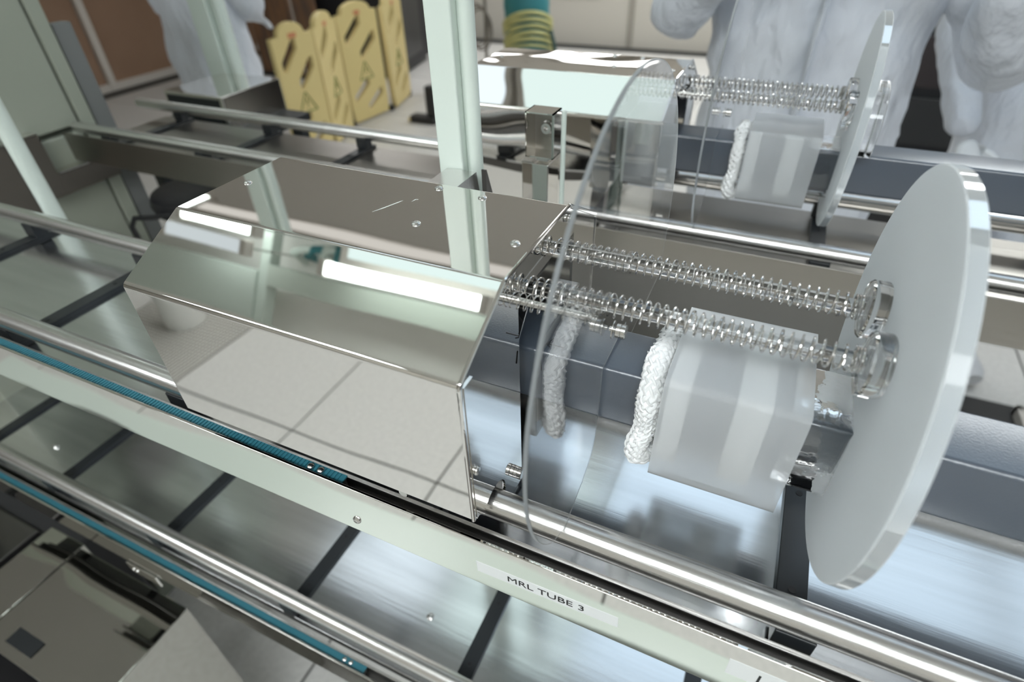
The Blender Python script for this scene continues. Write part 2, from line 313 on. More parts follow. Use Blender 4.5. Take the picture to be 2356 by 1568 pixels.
# ------------------------------------------------------------------ the loader, built from one set of makers
YC, ZD = .2835, -.207
XH0, XH1 = -.367, -.1145
def cover(name, dx, dy, dz, label, m):
    X0, X1 = XH0 + dx, XH1 + dx; y = lambda v: v + dy; z = lambda v: v + H + dz
    t = thing(name, label, 'cover', ((X0 + X1) / 2, YC + dy, z(-.306)))
    prof = fillet([(.1765, -.306), (.1765, -.193), (.2328, -.163), (.335, -.163), (.3905, -.193), (.3905, -.306)], .0042, 6)
    # subdivide the long way so the sheet keeps its bend radii
    mb = sheet(MB(), [(y(a), z(b)) for a, b in prof], .0012, X0, X1); mb.build('shell', m, t)
    MB().tube([(X1 - .0012, y(a), z(b)) for a, b in prof], .0014, 10).build('edge_roll', m, t)
    # ends
    inner = [(y(a), z(b)) for a, b in [(.1782, -.306), (.1782, -.1945), (.2333, -.1648), (.3345, -.1648), (.3888, -.1945), (.3888, -.306)]]
    MB().prism(inner, 'x', X0 + .001, X0 + .0025).build('end_plate', m, t)
    poly = [(.1782, -.304), (.1782, -.1945), (.2333, -.1648), (.3345, -.1648), (.3888, -.1945), (.3888, -.304), (.340, -.304), (.340, -.1845), (.2485, -.1845), (.2485, -.347), (.2235, -.347)]
    nc = [(.2043 + .0165 * math.cos(math.radians(a)), -.3232 + .0165 * math.sin(math.radians(a))) for a in range(-20, 161, 15)]
    poly += nc + [(.186, -.312)]
    MB().prism([(y(a), z(b)) for a, b in poly], 'x', X1 - .0024, X1 - .0006).build('end_plate', m, t)
    # inner darkness: carriage body and the pushing plate
    MB().box((X0 + .02, y(.2), z(-.285)), (X1 - .06, y(.25), z(-.2))).box((X0 + .02, y(.325), z(-.285)), (X1 - .06, y(.37), z(-.2))).build('carriage_block', BLACK, t, .002)
    fr = MB().box((X1 - .0035, y(.2235), z(-.347)), (X1 - .0105, y(.2485), z(-.30))); fr.build('bracket', ALU, t, .0008)
    # return flange at the front edge
    MB().prism([(y(.1785), z(-.306)), (y(.1785), z(-.195)), (y(.1885), z(-.195)), (y(.1885), z(-.306))], 'x', X1 - .0006, X1 + .0004).build('flange', m, t)
    for k, (sx, sy) in enumerate(((-.3524, .2844), (-.2123, .3277), (-.1757, .3244), (-.1977, .2737), (-.1277, .2733))):
        MB().lathe([(0, .0032), (.0007, .0031), (.0015, .0022), (.0018, .0008)], (sx + dx, y(sy), z(-.163) - .0002), (0, 0, 1), 20).build('rivet', SCREW, t)
    for sy, sz in ((.1815, -.262), (.331, -.1705)):
        o = MB().lathe([(0, .0026), (.0010, .0026), (.0011, .0018), (.0016, .0018), (.0017, .0030), (.0026, .0026), (.0029, .0012)], (X1, y(sy), z(sz)), (1, 0, 0), 20).build('screw', SCREW, t)
    knob(t, (X1 - .0008, y(.2365), z(-.3265)), .0044, .0062)
    # bent strap inside the opening
    MB().prism([(y(.2497), z(-.232)), (y(.2497), z(-.2255)), (y(.277), z(-.1965)), (y(.283), z(-.1965)), (y(.283), z(-.198)), (y(.2778), z(-.198)), (y(.2512), z(-.2262)), (y(.2512), z(-.232))], 'x', X1 - .016, X1 - .004).build('strap', MIRROR, t)
    # cam roller and studs under the front edge
    MB().cyl((X1 - .057, y(.189), z(-.3125)), (X1 - .057, y(.1795), z(-.3125)), .0032, 20).build('roller', SCREW, t)
    MB().box((X1 - .066, y(.1885), z(-.3155)), (X1 - .048, y(.1905), z(-.285))).build('roller_tab', MIRROR, t, .0004)
    return t
def knob(parent, p, r, l, n=36):
    """knurled thumb screw along X"""
    x, y, z = p; mb = MB(); rows = 14
    vs = []
    for i in range(rows + 1):
        for k in range(n):
            rr = r * (1 + (.035 if (i + k) % 2 else -.035)) * (.86 if i in (0, rows) else 1) * (.9 if i == rows // 2 else 1)
            t = 2 * math.pi * k / n; vs.append((x + l * i / rows, y + rr * math.cos(t), z + rr * math.sin(t)))
    fs = [(i * n + k, i * n + (k + 1) % n, (i + 1) * n + (k + 1) % n, (i + 1) * n + k) for i in range(rows) for k in range(n)]
    mb.add(vs, fs + [list(range(n))[::-1], [rows * n + k for k in range(n)]]); return mb.build('knurled_knob', SCREW, parent)

def cant_tube(dx, dy, dz, label, x0, x1):
    y = lambda v: v + dy; z = lambda v: v + H + dz; h = .0222
    mb = MB().prism(rrect(y(YC - h), y(YC + h), z(-.2747), z(-.2303), .0035, 5), 'x', x0, x1, True)
    return tag(mb.build('square_tube', GREYPAINT), label, 'tube')

def disc_pts(r, n=96): return [(r * math.cos(2 * math.pi * k / n), r * math.sin(2 * math.pi * k / n)) for k in range(n)]
def frosted_disc(dx, dy, dz, label):
    x = lambda v: v + dx; y = lambda v: v + dy; z = lambda v: v + H + dz
    t = thing('frosted_disc', label, 'disc', (x(.0775), y(YC), z(ZD - .11)))
    n = 128; hs = .0252; hc = (YC, -.2525); outer = []; inner = []
    for k in range(n):
        a = 2 * math.pi * k / n; c, s_ = math.cos(a), math.sin(a)
        d = hs / max(abs(c), abs(s_)); inner.append((hc[0] + c * d, hc[1] + s_ * d))
        ox, oz = hc[0] - YC, hc[1] - ZD; bq = ox * c + oz * s_; q = -bq + math.sqrt(bq * bq - (ox * ox + oz * oz - .11 ** 2)); outer.append((hc[0] + c * q, hc[1] + s_ * q))
    X0, X1 = .0738, .0812; mb = MB()
    def ring(poly, X, k=1.0): return [(x(X), y(YC + (u - YC) * k), z(ZD + (v - ZD) * k)) for u, v in poly]
    bev = .0006 / .11
    vs = ring(inner, X0) + ring(outer, X0, 1 - bev) + ring(outer, X0 + .0006) + ring(outer, X1 - .0006) + ring(outer, X1, 1 - bev) + ring(inner, X1)
    for lv, mi in ((0, 0), (1, 0), (2, 1), (3, 0), (4, 0), (5, 0)):
        mb.cur = mi; b = (lv + 1) % 6
        mb.add(vs, [(lv * n + k, b * n + k, b * n + (k + 1) % n, lv * n + (k + 1) % n) for k in range(n)], lv not in (0, 4))
    mb.build('plate', [FROST, RIM], t, angle=30)
    for cy_, cz_, lab in ((.3065, -.180, 'collar'), (.26, -.182, 'collar'), (.2835, -.2235 + .012, 'collar')):
        if cy_ == .2835: continue
        mb = MB().lathe([(0, .0042), (0, .0150), (.0012, .0162), (.0080, .0162), (.0090, .0155)], (x(.0645), y(cy_), z(cz_)), (1, 0, 0), 48)
        c = mb.build('collar', GLASS, t); c['label'] = 'clear round boss that holds a rod'
    MB().prism(rrect(y(.262), y(.297), z(-.207), z(-.196), .003), 'x', x(.0665), x(.0736)).build('bridge_lug', GLASS, t)
    # thick clear boss on the far face
    bp = [(YC + .045 * math.cos(math.radians(a)), -.205 + .045 * math.sin(math.radians(a))) for a in range(-30, 211, 6)]
    mb = MB().prism([(y(a), z(b)) for a, b in bp], 'x', x(.0814), x(.1015), True)
    h = mb.build('rear_boss', GLASS, t, .002, 2); h['label'] = 'thick clear boss behind the plate'
    # clear square neck between the plate and the frosted box
    o_, i_ = rrect(y(YC - .0262), y(YC + .0262), z(-.2815), z(-.2268), .004, 4), rrect(y(YC - .0236), y(YC + .0236), z(-.2788), z(-.2292), .003, 4)
    m = len(o_); vs = [(X, *p) for X in (x(.0445), x(.0737)) for p in o_ + i_]; fs = []
    for k in range(m):
        k2 = (k + 1) % m
        fs += [(k, k2, 2 * m + k2, 2 * m + k), (m + k2, m + k, 3 * m + k, 3 * m + k2), (k2, k, m + k, m + k2), (2 * m + k, 2 * m + k2, 3 * m + k2, 3 * m + k)]
    q = MB().add(vs, [f[::-1] for f in fs], True).build('square_neck', NECK, t, angle=50); q['label'] = 'clear fused square neck'
    return t

def frosted_box(dx, dy, dz, label):
    x = lambda v: v + dx; y = lambda v: v + dy; z = lambda v: v + H + dz; h = .0404; zc = -.2525
    t = thing('frosted_sleeve', label, 'sleeve', (x(.013), y(YC), z(zc - h)))
    X0, X1 = x(-.0245), x(.0507); e = .0042; th = .0026
    o_ = rrect(y(YC - h), y(YC + h), z(zc - h), z(zc + h), e, 4); i_ = rrect(y(YC - h + th), y(YC + h - th), z(zc - h + th), z(zc + h - th), .002, 4); m = len(o_)
    vs = [(X, *p) for X in (X0, X1) for p in o_ + i_]; fs = []
    for k in range(m):
        k2 = (k + 1) % m
        fs += [(k, k2, 2 * m + k2, 2 * m + k), (m + k2, m + k, 3 * m + k, 3 * m + k2), (k2, k, m + k, m + k2), (2 * m + k, 2 * m + k2, 3 * m + k2, 3 * m + k)]
    MB().add(vs, [f[::-1] for f in fs], True).build('shell', FROSTBOX, t, angle=60)
    # white wrap that shows pale through the middle
    for a, b in ((-.0225, -.0105), (.0150, .0330)):
        oo, ii = rrect(y(YC - .034), y(YC + .034), z(zc - .034), z(zc + .034), .006), rrect(y(YC - .0232), y(YC + .0232), z(zc - .0232), z(zc + .0232), .003); m = len(oo)
        vs = [(x(X), *p) for X in (a, b) for p in oo + ii]; fs = []
        for k in range(m):
            k2 = (k + 1) % m
            fs += [(k, k2, 2 * m + k2, 2 * m + k), (m + k2, m + k, 3 * m + k, 3 * m + k2), (k2, k, m + k, m + k2), (2 * m + k, 2 * m + k2, 3 * m + k2, 3 * m + k)]
        MB().add(vs, [f[::-1] for f in fs], True).build('inner_wrap', WOOL, t)
    return t

def clear_disc(dx, dy, dz, label):
    x = lambda v: v + dx; y = lambda v: v + dy; z = lambda v: v + H + dz; r = .142; zc = -.2045
    t = thing('clear_disc', label, 'disc', (x(-.0645), y(YC), z(zc - r)))
    poly = [(YC + r * math.cos(math.radians(a)), zc + r * math.sin(math.radians(a))) for a in range(-20, 226, 3)]
    poly += [(.200, -.3135), (.2085, -.3120), (.219, -.3092), (.228, -.3072), (.2325, -.3070), (.2345, -.3047), (.2385, -.3035), (.245, -.3005), (.251, -.2945), (.2545, -.2865), (.2562, -.276), (.2572, -.262), (.2572, -.2275), (.3098, -.2275), (.3098, -.2535)]
    MB().prism([(y(a), z(b)) for a, b in poly], 'x', x(-.0655), x(-.0632), False, 0, 1).build('plate', [GLASS, EDGE], t, .0003, 2)
    s_ = MB().cyl((x(-.0626), y(.2615), z(-.1995)), (x(-.0575), y(.2615), z(-.1995)), .0016, 14); st = s_.build('stud', SCREW, t)
    MB().lathe([(0, .0055), (.0007, .0055)], (x(-.0605), y(.2615), z(-.1995)), (1, 0, 0), 28).build('washer', SCREW, t)
    knob(t, (x(-.0588), y(.2615), z(-.1995)), .0042, .0062)
    return t

def spring_rod(dx, dy, dz, Y, Z, x0, x1, r, R, wr, pitch, label, m, group=None):
    x = lambda v: v + dx; y = Y + dy; z = Z + H + dz
    t = thing('spring_rod', label, 'rod', (x((x0 + x1) / 2), y, z - R), group)
    MB().cyl((x(x0), y, z), (x(x1), y, z), r, 28).build('rod', m, t)
    path = []; turns = (x1 - x0 - .006) / pitch; n = int(turns * 18); xx = x1 - .0012
    for i in range(40): a = 2 * math.pi * i / 18; path.append((x(xx - .0014 * i / 18), y + R * math.cos(a), z + R * math.sin(a)))
    for i in range(40, 40 + n):
        a = 2 * math.pi * i / 18; path.append((x(xx - .0014 * 40 / 18 - pitch * (i - 40) / 18), y + R * math.cos(a), z + R * math.sin(a) - (0 if r > .003 else 0)))
    MB().tube(path, wr, 6).build('spring', WIRE, t); return t

def rope(dx, dy, dz, label, strands=8, seg=280):
    x = lambda v: v + dx; y = lambda v: v + dy; z = lambda v: v + H + dz
    h = .0275; zc = -.2525; pts = []
    pts += [(-.024, .268, -.2905), (-.0300, .2610, -.2925), (-.0340, .2560, -.2905), (-.0355, .2540, -.2840), (-.0345, .2545, -.2745)]
    pts += [(-.0325, YC - h, zc - .012), (-.0330, YC - h * 1.02, zc + .010), (-.0330, YC - h * .93, zc + h * .72), (-.0335, YC - h * .5, zc + h * 1.05), (-.0325, YC, zc + h * 1.08), (-.031, YC + h * .5, zc + h * 1.08),
            (-.0315, YC + h * .95, zc + h * .8), (-.032, YC + h * 1.05, zc), (-.032, YC + h * .9, zc - h * .85), (-.032, YC + .012, zc - h), (-.030, YC + .002, zc - h * 1.05)]
    P_ = [Vector(p) for p in pts]
    def cr(t):
        k = min(int(t), len(P_) - 2); u = t - k; p0, p1, p2, p3 = P_[max(k - 1, 0)], P_[k], P_[k + 1], P_[min(k + 2, len(P_) - 1)]
        return .5 * ((2 * p1) + (p2 - p0) * u + (2 * p0 - 5 * p1 + 4 * p2 - p3) * u * u + (3 * p1 - p0 - 3 * p2 + p3) * u ** 3)
    cen = [cr((len(P_) - 1.001) * i / (seg - 1)) for i in range(seg)]
    up = Vector((1, 0, 0)); fr = []
    s_ = [0]
    for i in range(1, seg): s_.append(s_[-1] + (cen[i] - cen[i - 1]).length)
    for i in range(seg):
        t = (cen[min(i + 1, seg - 1)] - cen[max(i - 1, 0)]).normalized(); up = (up - t * up.dot(t)).normalized(); fr.append((up.copy(), t.cross(up)))
    mb = MB(); R = .0058
    core = MB().tube([(x(p.x), y(p.y), z(p.z)) for p in cen], [R * .86] * seg, 10)
    for sgn in (1, -1):
        for q in range(strands):
            path = []
            for i in range(seg):
                a = 2 * math.pi * q / strands + sgn * s_[i] / .0065; rr = R * (1 + .11 * sgn * math.cos(strands * (2 * math.pi * q / strands + sgn * s_[i] / .0065) * sgn + 0)) * (1 + .06 * math.sin(s_[i] * 210 + 1))
                u, v = fr[i]; p = cen[i] + (u * math.cos(a) * .82 + v * math.sin(a) * 1.06) * rr; path.append((x(p.x), y(p.y), z(p.z)))
            mb.tube(path, .0018, 6, flat=.5)
    t = mb.build('silica_rope', ROPE, loc=(x(-.033), y(YC), z(-.31))); tag(t, label, 'rope')
    c = core.build('rope_core', ROPE, t)
    fz = MB()
    for k in range(40):
        i = random.choice([0, 1, 2, seg - 1, seg - 2, random.randrange(seg)]); p = cen[i]; d = Vector((random.uniform(-1, .2), random.uniform(-1, .3), random.uniform(-1, .6))).normalized() * random.uniform(.004, .009)
        if i > 5 and i < seg - 5: d *= .5
        o = p + (fr[i][0] * random.uniform(-1, 1) + fr[i][1] * random.uniform(-1, 1)).normalized() * R
        fz.tube([(x(o.x), y(o.y), z(o.z)), (x(o.x + d.x * .6), y(o.y + d.y * .6), z(o.z + d.z * .5)), (x(o.x + d.x), y(o.y + d.y), z(o.z + d.z * .7))], [.0003, .0002, .00008], 4)
    f = fz.build('frayed_fibre', ROPE, t); f['kind'] = 'stuff'
    return t

def rails(dx, dy, dz, x0, x1, bars, which, names):
    out = []
    for (Yr, nm, cx0) in which:
        y = Yr + dy; zc = H - .3232 + dz
        t = thing('guide_rail', nm, 'rail', ((cx0 + x1) / 2, y, zc - .0299))
        MB().tube([(cx0, y, zc), (cx0 + .001, y, zc), (x1 - .001, y, zc), (x1, y, zc)], [.009, .01, .01, .009], 40).build('shaft', STEEL, t)
        for bx in bars:
            if cx0 < bx < x1:
                MB().box((bx - .011, y - .0085, zc - .0299 + .0052), (bx + .011, y + .0085, zc - .0075)).build('support_block', BLACK, t, .0008)
        out.append(t)
    return out
def shelf(dx, dy, dz, x0, x1, bars, label, y0=.196, y1=.384, screws=(), pm=None):
    z = H - .353 + dz; t = thing('loader_shelf', label, 'shelf', ((x0 + x1) / 2, (y0 + y1) / 2 + dy, z - .008))
    xs = [x0] + [b for b in sorted(bars) if x0 < b < x1] + [x1]
    for a, b in zip(xs[:-1], xs[1:]):
        MB().box((a + .0085, y0 + dy, z - .004), (b - .0085, y1 + dy, z)).build('panel', pm or ALU, t, .0006)
    for b in xs[1:-1]:
        mb = MB(); hs = [YC - .035, YC + .045]
        mb.box((b - .0092, y0 + dy, z - .006), (b + .0092, y1 + dy, z + .005))
        cb = mb.build('crossbar', BLACK, t, .0006)
        for hy in hs: MB().lathe([(0, .0024), (.0003, .0024)], (b, hy + dy - .012, z + .005), (0, 0, 1), 16).build('screw_hole', INK, cb)
    for sx, sy in screws:
        p = MB().lathe([(0, .0048), (.001, .0046), (.0022, .003), (.0046, .0028), (.005, .001)], (sx, sy + dy, z), (0, 0, 1), 18).build('panel_screw', SCREW, t)
    MB().box((x0, y1 + dy - .004, z - .02), (x1, y1 + dy, z - .004)).box((x0, y0 + dy, z - .012), (x1, y0 + dy + .004, z - .004)).build('edge_stiffener', DARKMETAL, t)
    return t
KT = 1.09
def trough(dx, dy, dz, x0, x1, label, m):
    z = lambda v: v * 1 + H + dz; y = lambda v: v + dy
    t = thing('belt_trough', label, 'trough', ((x0 + x1) / 2, y(.166 * KT), z(-.346 * KT)))
    a = MB(); sheet(a, [(y(v * KT), z(w_ * KT)) for v, w_ in fillet([(.1630, -.346), (.16, -.346), (.16, -.298), (.1622, -.298), (.1622, -.3015)], .0005, 3)], .0005, x0, x1); a.build('apron', m, t)
    MB().box((x0, y(.1608 * KT), z(-.3175 * KT)), (x1, y(.1775 * KT), z(-.3155 * KT))).box((x0, y(.1738 * KT), z(-.3155 * KT)), (x1, y(.1752 * KT), z(-.3088 * KT))).build('channel', DARKMETAL, t)
    MB().box((x0, y(.1730 * KT), z(-.3088 * KT)), (x1, y(.1756 * KT), z(-.3078 * KT))).build('channel_lip', STEEL, t)
    return t
def drive_belt(dx, dy, dz, x0, x1, label):
    y = lambda v: v * KT + dy; z = H - .3035 * KT + dz; t = thing('drive_belt', label, 'belt', ((x0 + x1) / 2, y(.1675), z - .012))
    MB().box((x0, y(.1632), z - .0014), (x1, y(.1716), z)).build('band', TEAL, t)
    b = MB(); n = int((x1 - x0) / .0034)
    for k in range(n): b.box((x0 + .0034 * k, y(.1636), z), (x0 + .0034 * k + .0019, y(.1712), z + .0008))
    q = b.build('belt_teeth', TEAL, t); q['kind'] = 'stuff'
    for bx in (x1 - .030, x1 - .0205): MB().lathe([(0, .0028), (.0009, .0026), (.0017, .0016), (.002, .0005)], (bx, y(.1676), z + .0009), (0, 0, 1), 18).build('clamp_screw', SCREW, t)
    MB().box((x0, y(.165), z - .0118), (x1, y(.170), z - .0014)).build('belt_guide', DARKMETAL, t)
    return t

UB = [-1.135, -.893, -.672, -.42, -.172, .0765, .325, .573]
LB = [-1.12, -.917, -.675, -.428, -.184, .061, .306]
XL, XR = -1.22, .80
# ---- near machine, upper level
shelf(0, 0, 0, XL, XR, UB, 'upper brushed aluminium shelf under the front square tube')
rails(0, 0, 0, XL, XR, UB, ((.2043, 'thick polished rail in front of the square tube, beside the labelled apron', XL), (.3627, 'polished rail hidden behind the front square tube, passing under the front cover', XL)), 0)
tr = trough(0, 0, 0, XL, XR, 'polished trough with label strips below the front rail', APRON)
drive_belt(0, 0, 0, XL, -.228, 'teal toothed belt lying in the labelled front trough')
cv = cover('polished_cover', 0, 0, 0, 'large polished steel cover in the middle with mirror faces', MIRROR)
sf = MB()
for pts in ([(-.2345, .2775), (-.2310, .2850), (-.2262, .2975), (-.2250, .3005)], [(-.2185, .3010), (-.2178, .3050), (-.2160, .3060)]):
    sf.tube([(a, b, H - .1629) for a, b in pts], [.0001] + [.0005] * (len(pts) - 2) + [.0001], 6, flat=.3)
sf.build('scuff_mark', LABELM, cv)
st = cant_tube(0, 0, 0, 'blue grey square tube through the nearest frosted disc', -.352, XR)
mk = MB()
def stroke(pts, w_=.0005):
    for a, b in zip(pts[:-1], pts[1:]): mk.tube([a, b], w_, 5)
zt = H - .2303
stroke([(-.1045, .277, zt), (-.1075, .268, zt), (-.1085, .264, zt), (-.1078, .2612, H - .236), (-.1068, .2612, H - .246)]); stroke([(-.107, .2705, zt), (-.0955, .2705, zt)]); stroke([(-.107, .2705, zt), (-.1035, .2735, zt)]); stroke([(-.107, .2705, zt), (-.1035, .2675, zt)])
mk.build('ink_mark', INK, st)
frosted_disc(0, 0, 0, 'large frosted disc nearest the camera, with clear rim')
frosted_box(0, 0, 0, 'frosted square sleeve around the front tube')
clear_disc(0, 0, 0, 'clear disc beside the large middle cover')
rope(0, 0, 0, 'white braided rope tucked into the front frosted sleeve')
spring_rod(0, 0, 0, .26, -.182, -.1149, .0644, .0042, .0066, .00066, .0049, 'front spring on clear rod, nearer the camera, crossing the frosted sleeve', ROD)
spring_rod(0, 0, 0, .3065, -.180, -.1149, .0644, .0042, .0066, .00066, .0049, 'second spring on clear rod, behind the front one, above the square tube', ROD)
spring_rod(0, 0, 0, .238, -.1775, -.116, -.0658, .0021, .0048, .00035, .0042, 'short thin spring on threaded rod beside the middle cover', SCREW)
# labels on the apron
YA = .16 * KT
lb = MB().prism([(-.1065 * KT, H - .3205 * KT), (-.1060 * KT, H - .3315 * KT), (-.0162 * KT, H - .3285 * KT), (-.0168 * KT, H - .3178 * KT)], 'y', YA - .00015, YA).build('label_strip', LABELM, tr)
text_mesh('label_text', 'MRL TUBE 3', .0086, Matrix.Translation((-.0850 * KT, YA - .0003, H - .3282 * KT)) @ Matrix.Rotation(math.radians(-2.0), 4, 'Y') @ Matrix.Rotation(math.radians(90), 4, 'X'), INK, lb, .0485 * KT)
lb = MB().prism([(.0420 * KT, H - .3115 * KT), (.0424 * KT, H - .3275 * KT), (.175, H - .3275 * KT), (.175, H - .3115 * KT)], 'y', YA - .00015, YA).build('label_strip', LABELM, tr)
text_mesh('label_text', 'LO', .0126, Matrix.Translation((.0565 * KT, YA - .0003, H - .3242 * KT)) @ Matrix.Rotation(math.radians(90), 4, 'X'), INK, lb)
for sx in (-.1992, -.62, .22): MB().lathe([(0, .0034), (.0008, .0033), (.0018, .0022), (.0019, .0010), (.0012, .0009)], (sx * KT, YA, H - .3325 * KT), (0, -1, 0), 20).build('apron_screw', SCREW, tr)
# ---- near machine, lower level
DZ = -.37
shelf(0, 0, DZ, XL, .6, LB, 'lower brushed aluminium shelf seen below the labelled apron', screws=((-.258, .268), (-1.0, .258)))
rails(0, 0, DZ, XL, .6, LB, ((.2043, 'lowest front rail, blurred, crossing the bottom left corner', XL), ), 0)
trough(0, 0, DZ - .030, XL, .6, 'lower dark reflecting trough along the bottom left', APRON)
drive_belt(0, 0, DZ - .030, XL, -.30, 'teal toothed belt in the lower trough at bottom left')
# ---- rear machine
DX, DY = -.002, .446
shelf(0, DY, 0, XL, XR, UB, 'rear dark satin shelf under the back square tube', pm=SATIN)
rails(0, DY, 0, XL, XR, UB, ((.2043, 'rail in front of the back square tube', -1.223), (.3627, 'farthest rail, behind the back square tube', -1.252)), 0)
trough(0, DY, 0, XL, XR, 'rear satin trough between the two machines', SATIN)
cover('polished_cover', DX, DY, 0, 'rear polished cover with bright white and mint reflections', MIRROR2)
cant_tube(DX, DY, 0, 'back square tube in front of the people in coveralls', -.352, XR)
frosted_disc(DX - .006, DY, 0, 'smaller looking frosted disc farther back, seen almost edge on')
frosted_box(DX - .004, DY, 0, 'rear frosted sleeve on the back tube')
clear_disc(DX, DY, 0, 'rear clear disc in front of the white coverall')
rope(DX - .004, DY, 0, 'white braided rope on the rear frosted sleeve', 6, 160)
spring_rod(DX - .006, DY, 0, .26, -.182, -.1089, .0644, .0042, .0066, .0008, .0052, 'rear spring rod, the nearer of the rear pair', ROD)
spring_rod(DX - .006, DY, 0, .3065, -.180, -.1089, .0644, .0042, .0066, .0008, .0052, 'rear spring rod, the farther of the rear pair', ROD)
spring_rod(DX, DY, 0, .238, -.1775, -.116, -.0658, .0021, .0048, .0005, .0045, 'rear short thin spring beside the rear cover', SCREW)

# ------------------------------------------------------------------ mint frame posts
def post(name, x0, y0, w_, z1, label, tube=True):
    t = thing(name, label, 'post', (x0 + w_ / 2, y0 + w_ * .5, 0))
    MB().box((x0, y0, .02), (x0 + w_ * .66, y0 + w_ * .9, z1)).build('flat_bar', MINT, t, w_ * .05, 3)
    MB().cyl((x0 + w_ * .83, y0 + w_ * .35, .02), (x0 + w_ * .83, y0 + w_ * .35, z1), w_ * .19, 32).build('round_tube', MINT, t)
    MB().box((x0 - .01, y0, 0), (x0 + w_ + .01, y0 + w_, .02)).build('foot', SCREW, t, .002)
    return t
post('frame_post', -.2475, .386, .0335, ZC - .01, 'mint green double post rising behind the middle cover')
pt = thing('frame_pole', 'thin mint pole standing at the far left edge', 'post', (-.953, .42, 0))
MB().cyl((-.953, .42, .02), (-.953, .42, H - .02), .0115, 28).build('round_tube', MINT, pt); MB().lathe([(0, .025), (.015, .025), (.02, .014)], (-.953, .42, 0), (0, 0, 1), 24).build('foot', SCREW, pt)
pt = thing('frame_post', 'wide pale mint post behind the far left steel box', 'post', (-1.47, 1.24, 0))
MB().box((-1.515, 1.215, .02), (-1.448, 1.28, ZC - .01)).build('flat_bar', MINT, pt, .004, 3); MB().cyl((-1.428, 1.24, .02), (-1.428, 1.24, ZC - .01), .017, 28).build('round_tube', MINT, pt)
MB().box((-1.53, 1.20, 0), (-1.40, 1.29, .02)).build('foot', SCREW, pt, .003)
# U bracket clamped to the post above the hidden rail
ub = thing('u_bracket', 'small open steel clamp behind the middle cover, at the foot of the mint post', 'bracket', (-.227, .37, H - .19))
MB().prism([(-.242, H - .19), (-.2395, H - .1725), (-.2125, H - .1720), (-.2105, H - .19), (-.2118, H - .19), (-.2136, H - .1733), (-.2384, H - .1738), (-.2406, H - .19)], 'y', .344, .385).build('strap', STEEL, ub)
MB().box((-.2385, .383, H - .19), (-.2137, .3853, H - .1738)).build('back_plate', STEEL, ub)
bk = MB().prism([(.386, H - .30), (.386, H - .170), (.3875, H - .170), (.412, H - .235), (.412, H - .30)], 'x', -.2085, -.2045).build('gusset_plate', DARKMETAL, loc=(-.207, .39, H - .30)); tag(bk, 'dark triangular gusset beside the mint post', 'bracket')

# ------------------------------------------------------------------ furnace face at the left
fz = thing('furnace_cabinet', 'pale mint furnace cabinet at the far left behind the rails', 'furnace', (-1.8, .5, 0))
XF = -1.235
for a, b in ((.0, .62), (.63, H - .335), (H - .325, H + .22)):
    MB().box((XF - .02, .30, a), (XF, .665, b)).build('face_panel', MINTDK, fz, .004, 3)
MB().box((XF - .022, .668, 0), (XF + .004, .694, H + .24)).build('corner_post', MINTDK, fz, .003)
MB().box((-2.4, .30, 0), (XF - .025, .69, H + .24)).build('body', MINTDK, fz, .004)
gs = MB().box((XF - .03, .70, H - .62), (XF - .005, .735, H - .16)); tag(gs.build('grey_upright', mat('grey_upright', (.16, .165, .16), .5), loc=(XF - .02, .717, H - .62)), 'dark grey upright strip behind the mint cabinet corner', 'upright')
br = thing('steel_bracket', 'bent brown steel bracket in front of the mint cabinet', 'bracket', (-1.2, .6, H - .425))
MB().box((-1.212, .533, H - .425), (-1.206, .572, H - .312)).box((-1.212, .572, H - .425), (-1.206, .685, H - .385)).build('plate', mat('brown_steel', (.20, .18, .155), .42, 1), br, .0008)
MB().box((-1.234, .533, H - .314), (-1.206, .572, H - .311)).build('bright_edge', MIRROR, br)
MB().box((-1.234, .575, H - .388), (-1.206, .64, H - .385)).build('bright_edge', MIRROR, br)
MB().box((-1.212, .405, H - .46), (-1.206, .515, H - .315)).box((-1.234, .405, H - .318), (-1.206, .515, H - .315)).build('side_plate', MATS['brown_steel'], br, .0008)
MB().box((-1.234, .47, H - .40), (-1.210, .60, H - .39)).build('tie', DARKMETAL, br)
hs = MB().tube([(-1.20, .655, H - .62), (-1.195, .65, H - .56), (-1.19, .645, H - .525), (-1.175, .65, H - .505), (-1.13, .66, H - .50), (-1.09, .665, H - .49), (-1.06, .662, H - .485)], .0052, 12).build('black_hose', BLACKP, loc=(-1.1, .65, H - .62)); tag(hs, 'black rubber hose curving over the lower mint panel', 'hose')

# stool beyond the rails
so = thing('lab_stool', 'black stool seat on thin legs between the far rails and the cabinet', 'stool', (-1.115,.775, 0))
MB().lathe([(0, .08), (.012, .098), (.03, .103), (.045, .098), (.05, .085)], (-1.115,.775, H - .525), (0, 0, 1), 40).build('seat', BLACKP, so)
MB().cyl((-1.115,.775, .06), (-1.115,.775, H - .525), .018, 16).build('column', BLACK, so)
for k in range(5):
    a = 2 * math.pi * k / 5; MB().tube([(-1.115,.775, .07), (-1.115 + .11 * math.cos(a),.775 + .11 * math.sin(a), .03)], .014, 10).build('leg', BLACK, so)
    MB().lathe([(0, .012), (.006, .022), (.022, .022), (.03, .012)], (-1.115 + .11 * math.cos(a),.775 + .11 * math.sin(a), 0), (0, 0, 1), 14).build('caster', BLACKP, so)

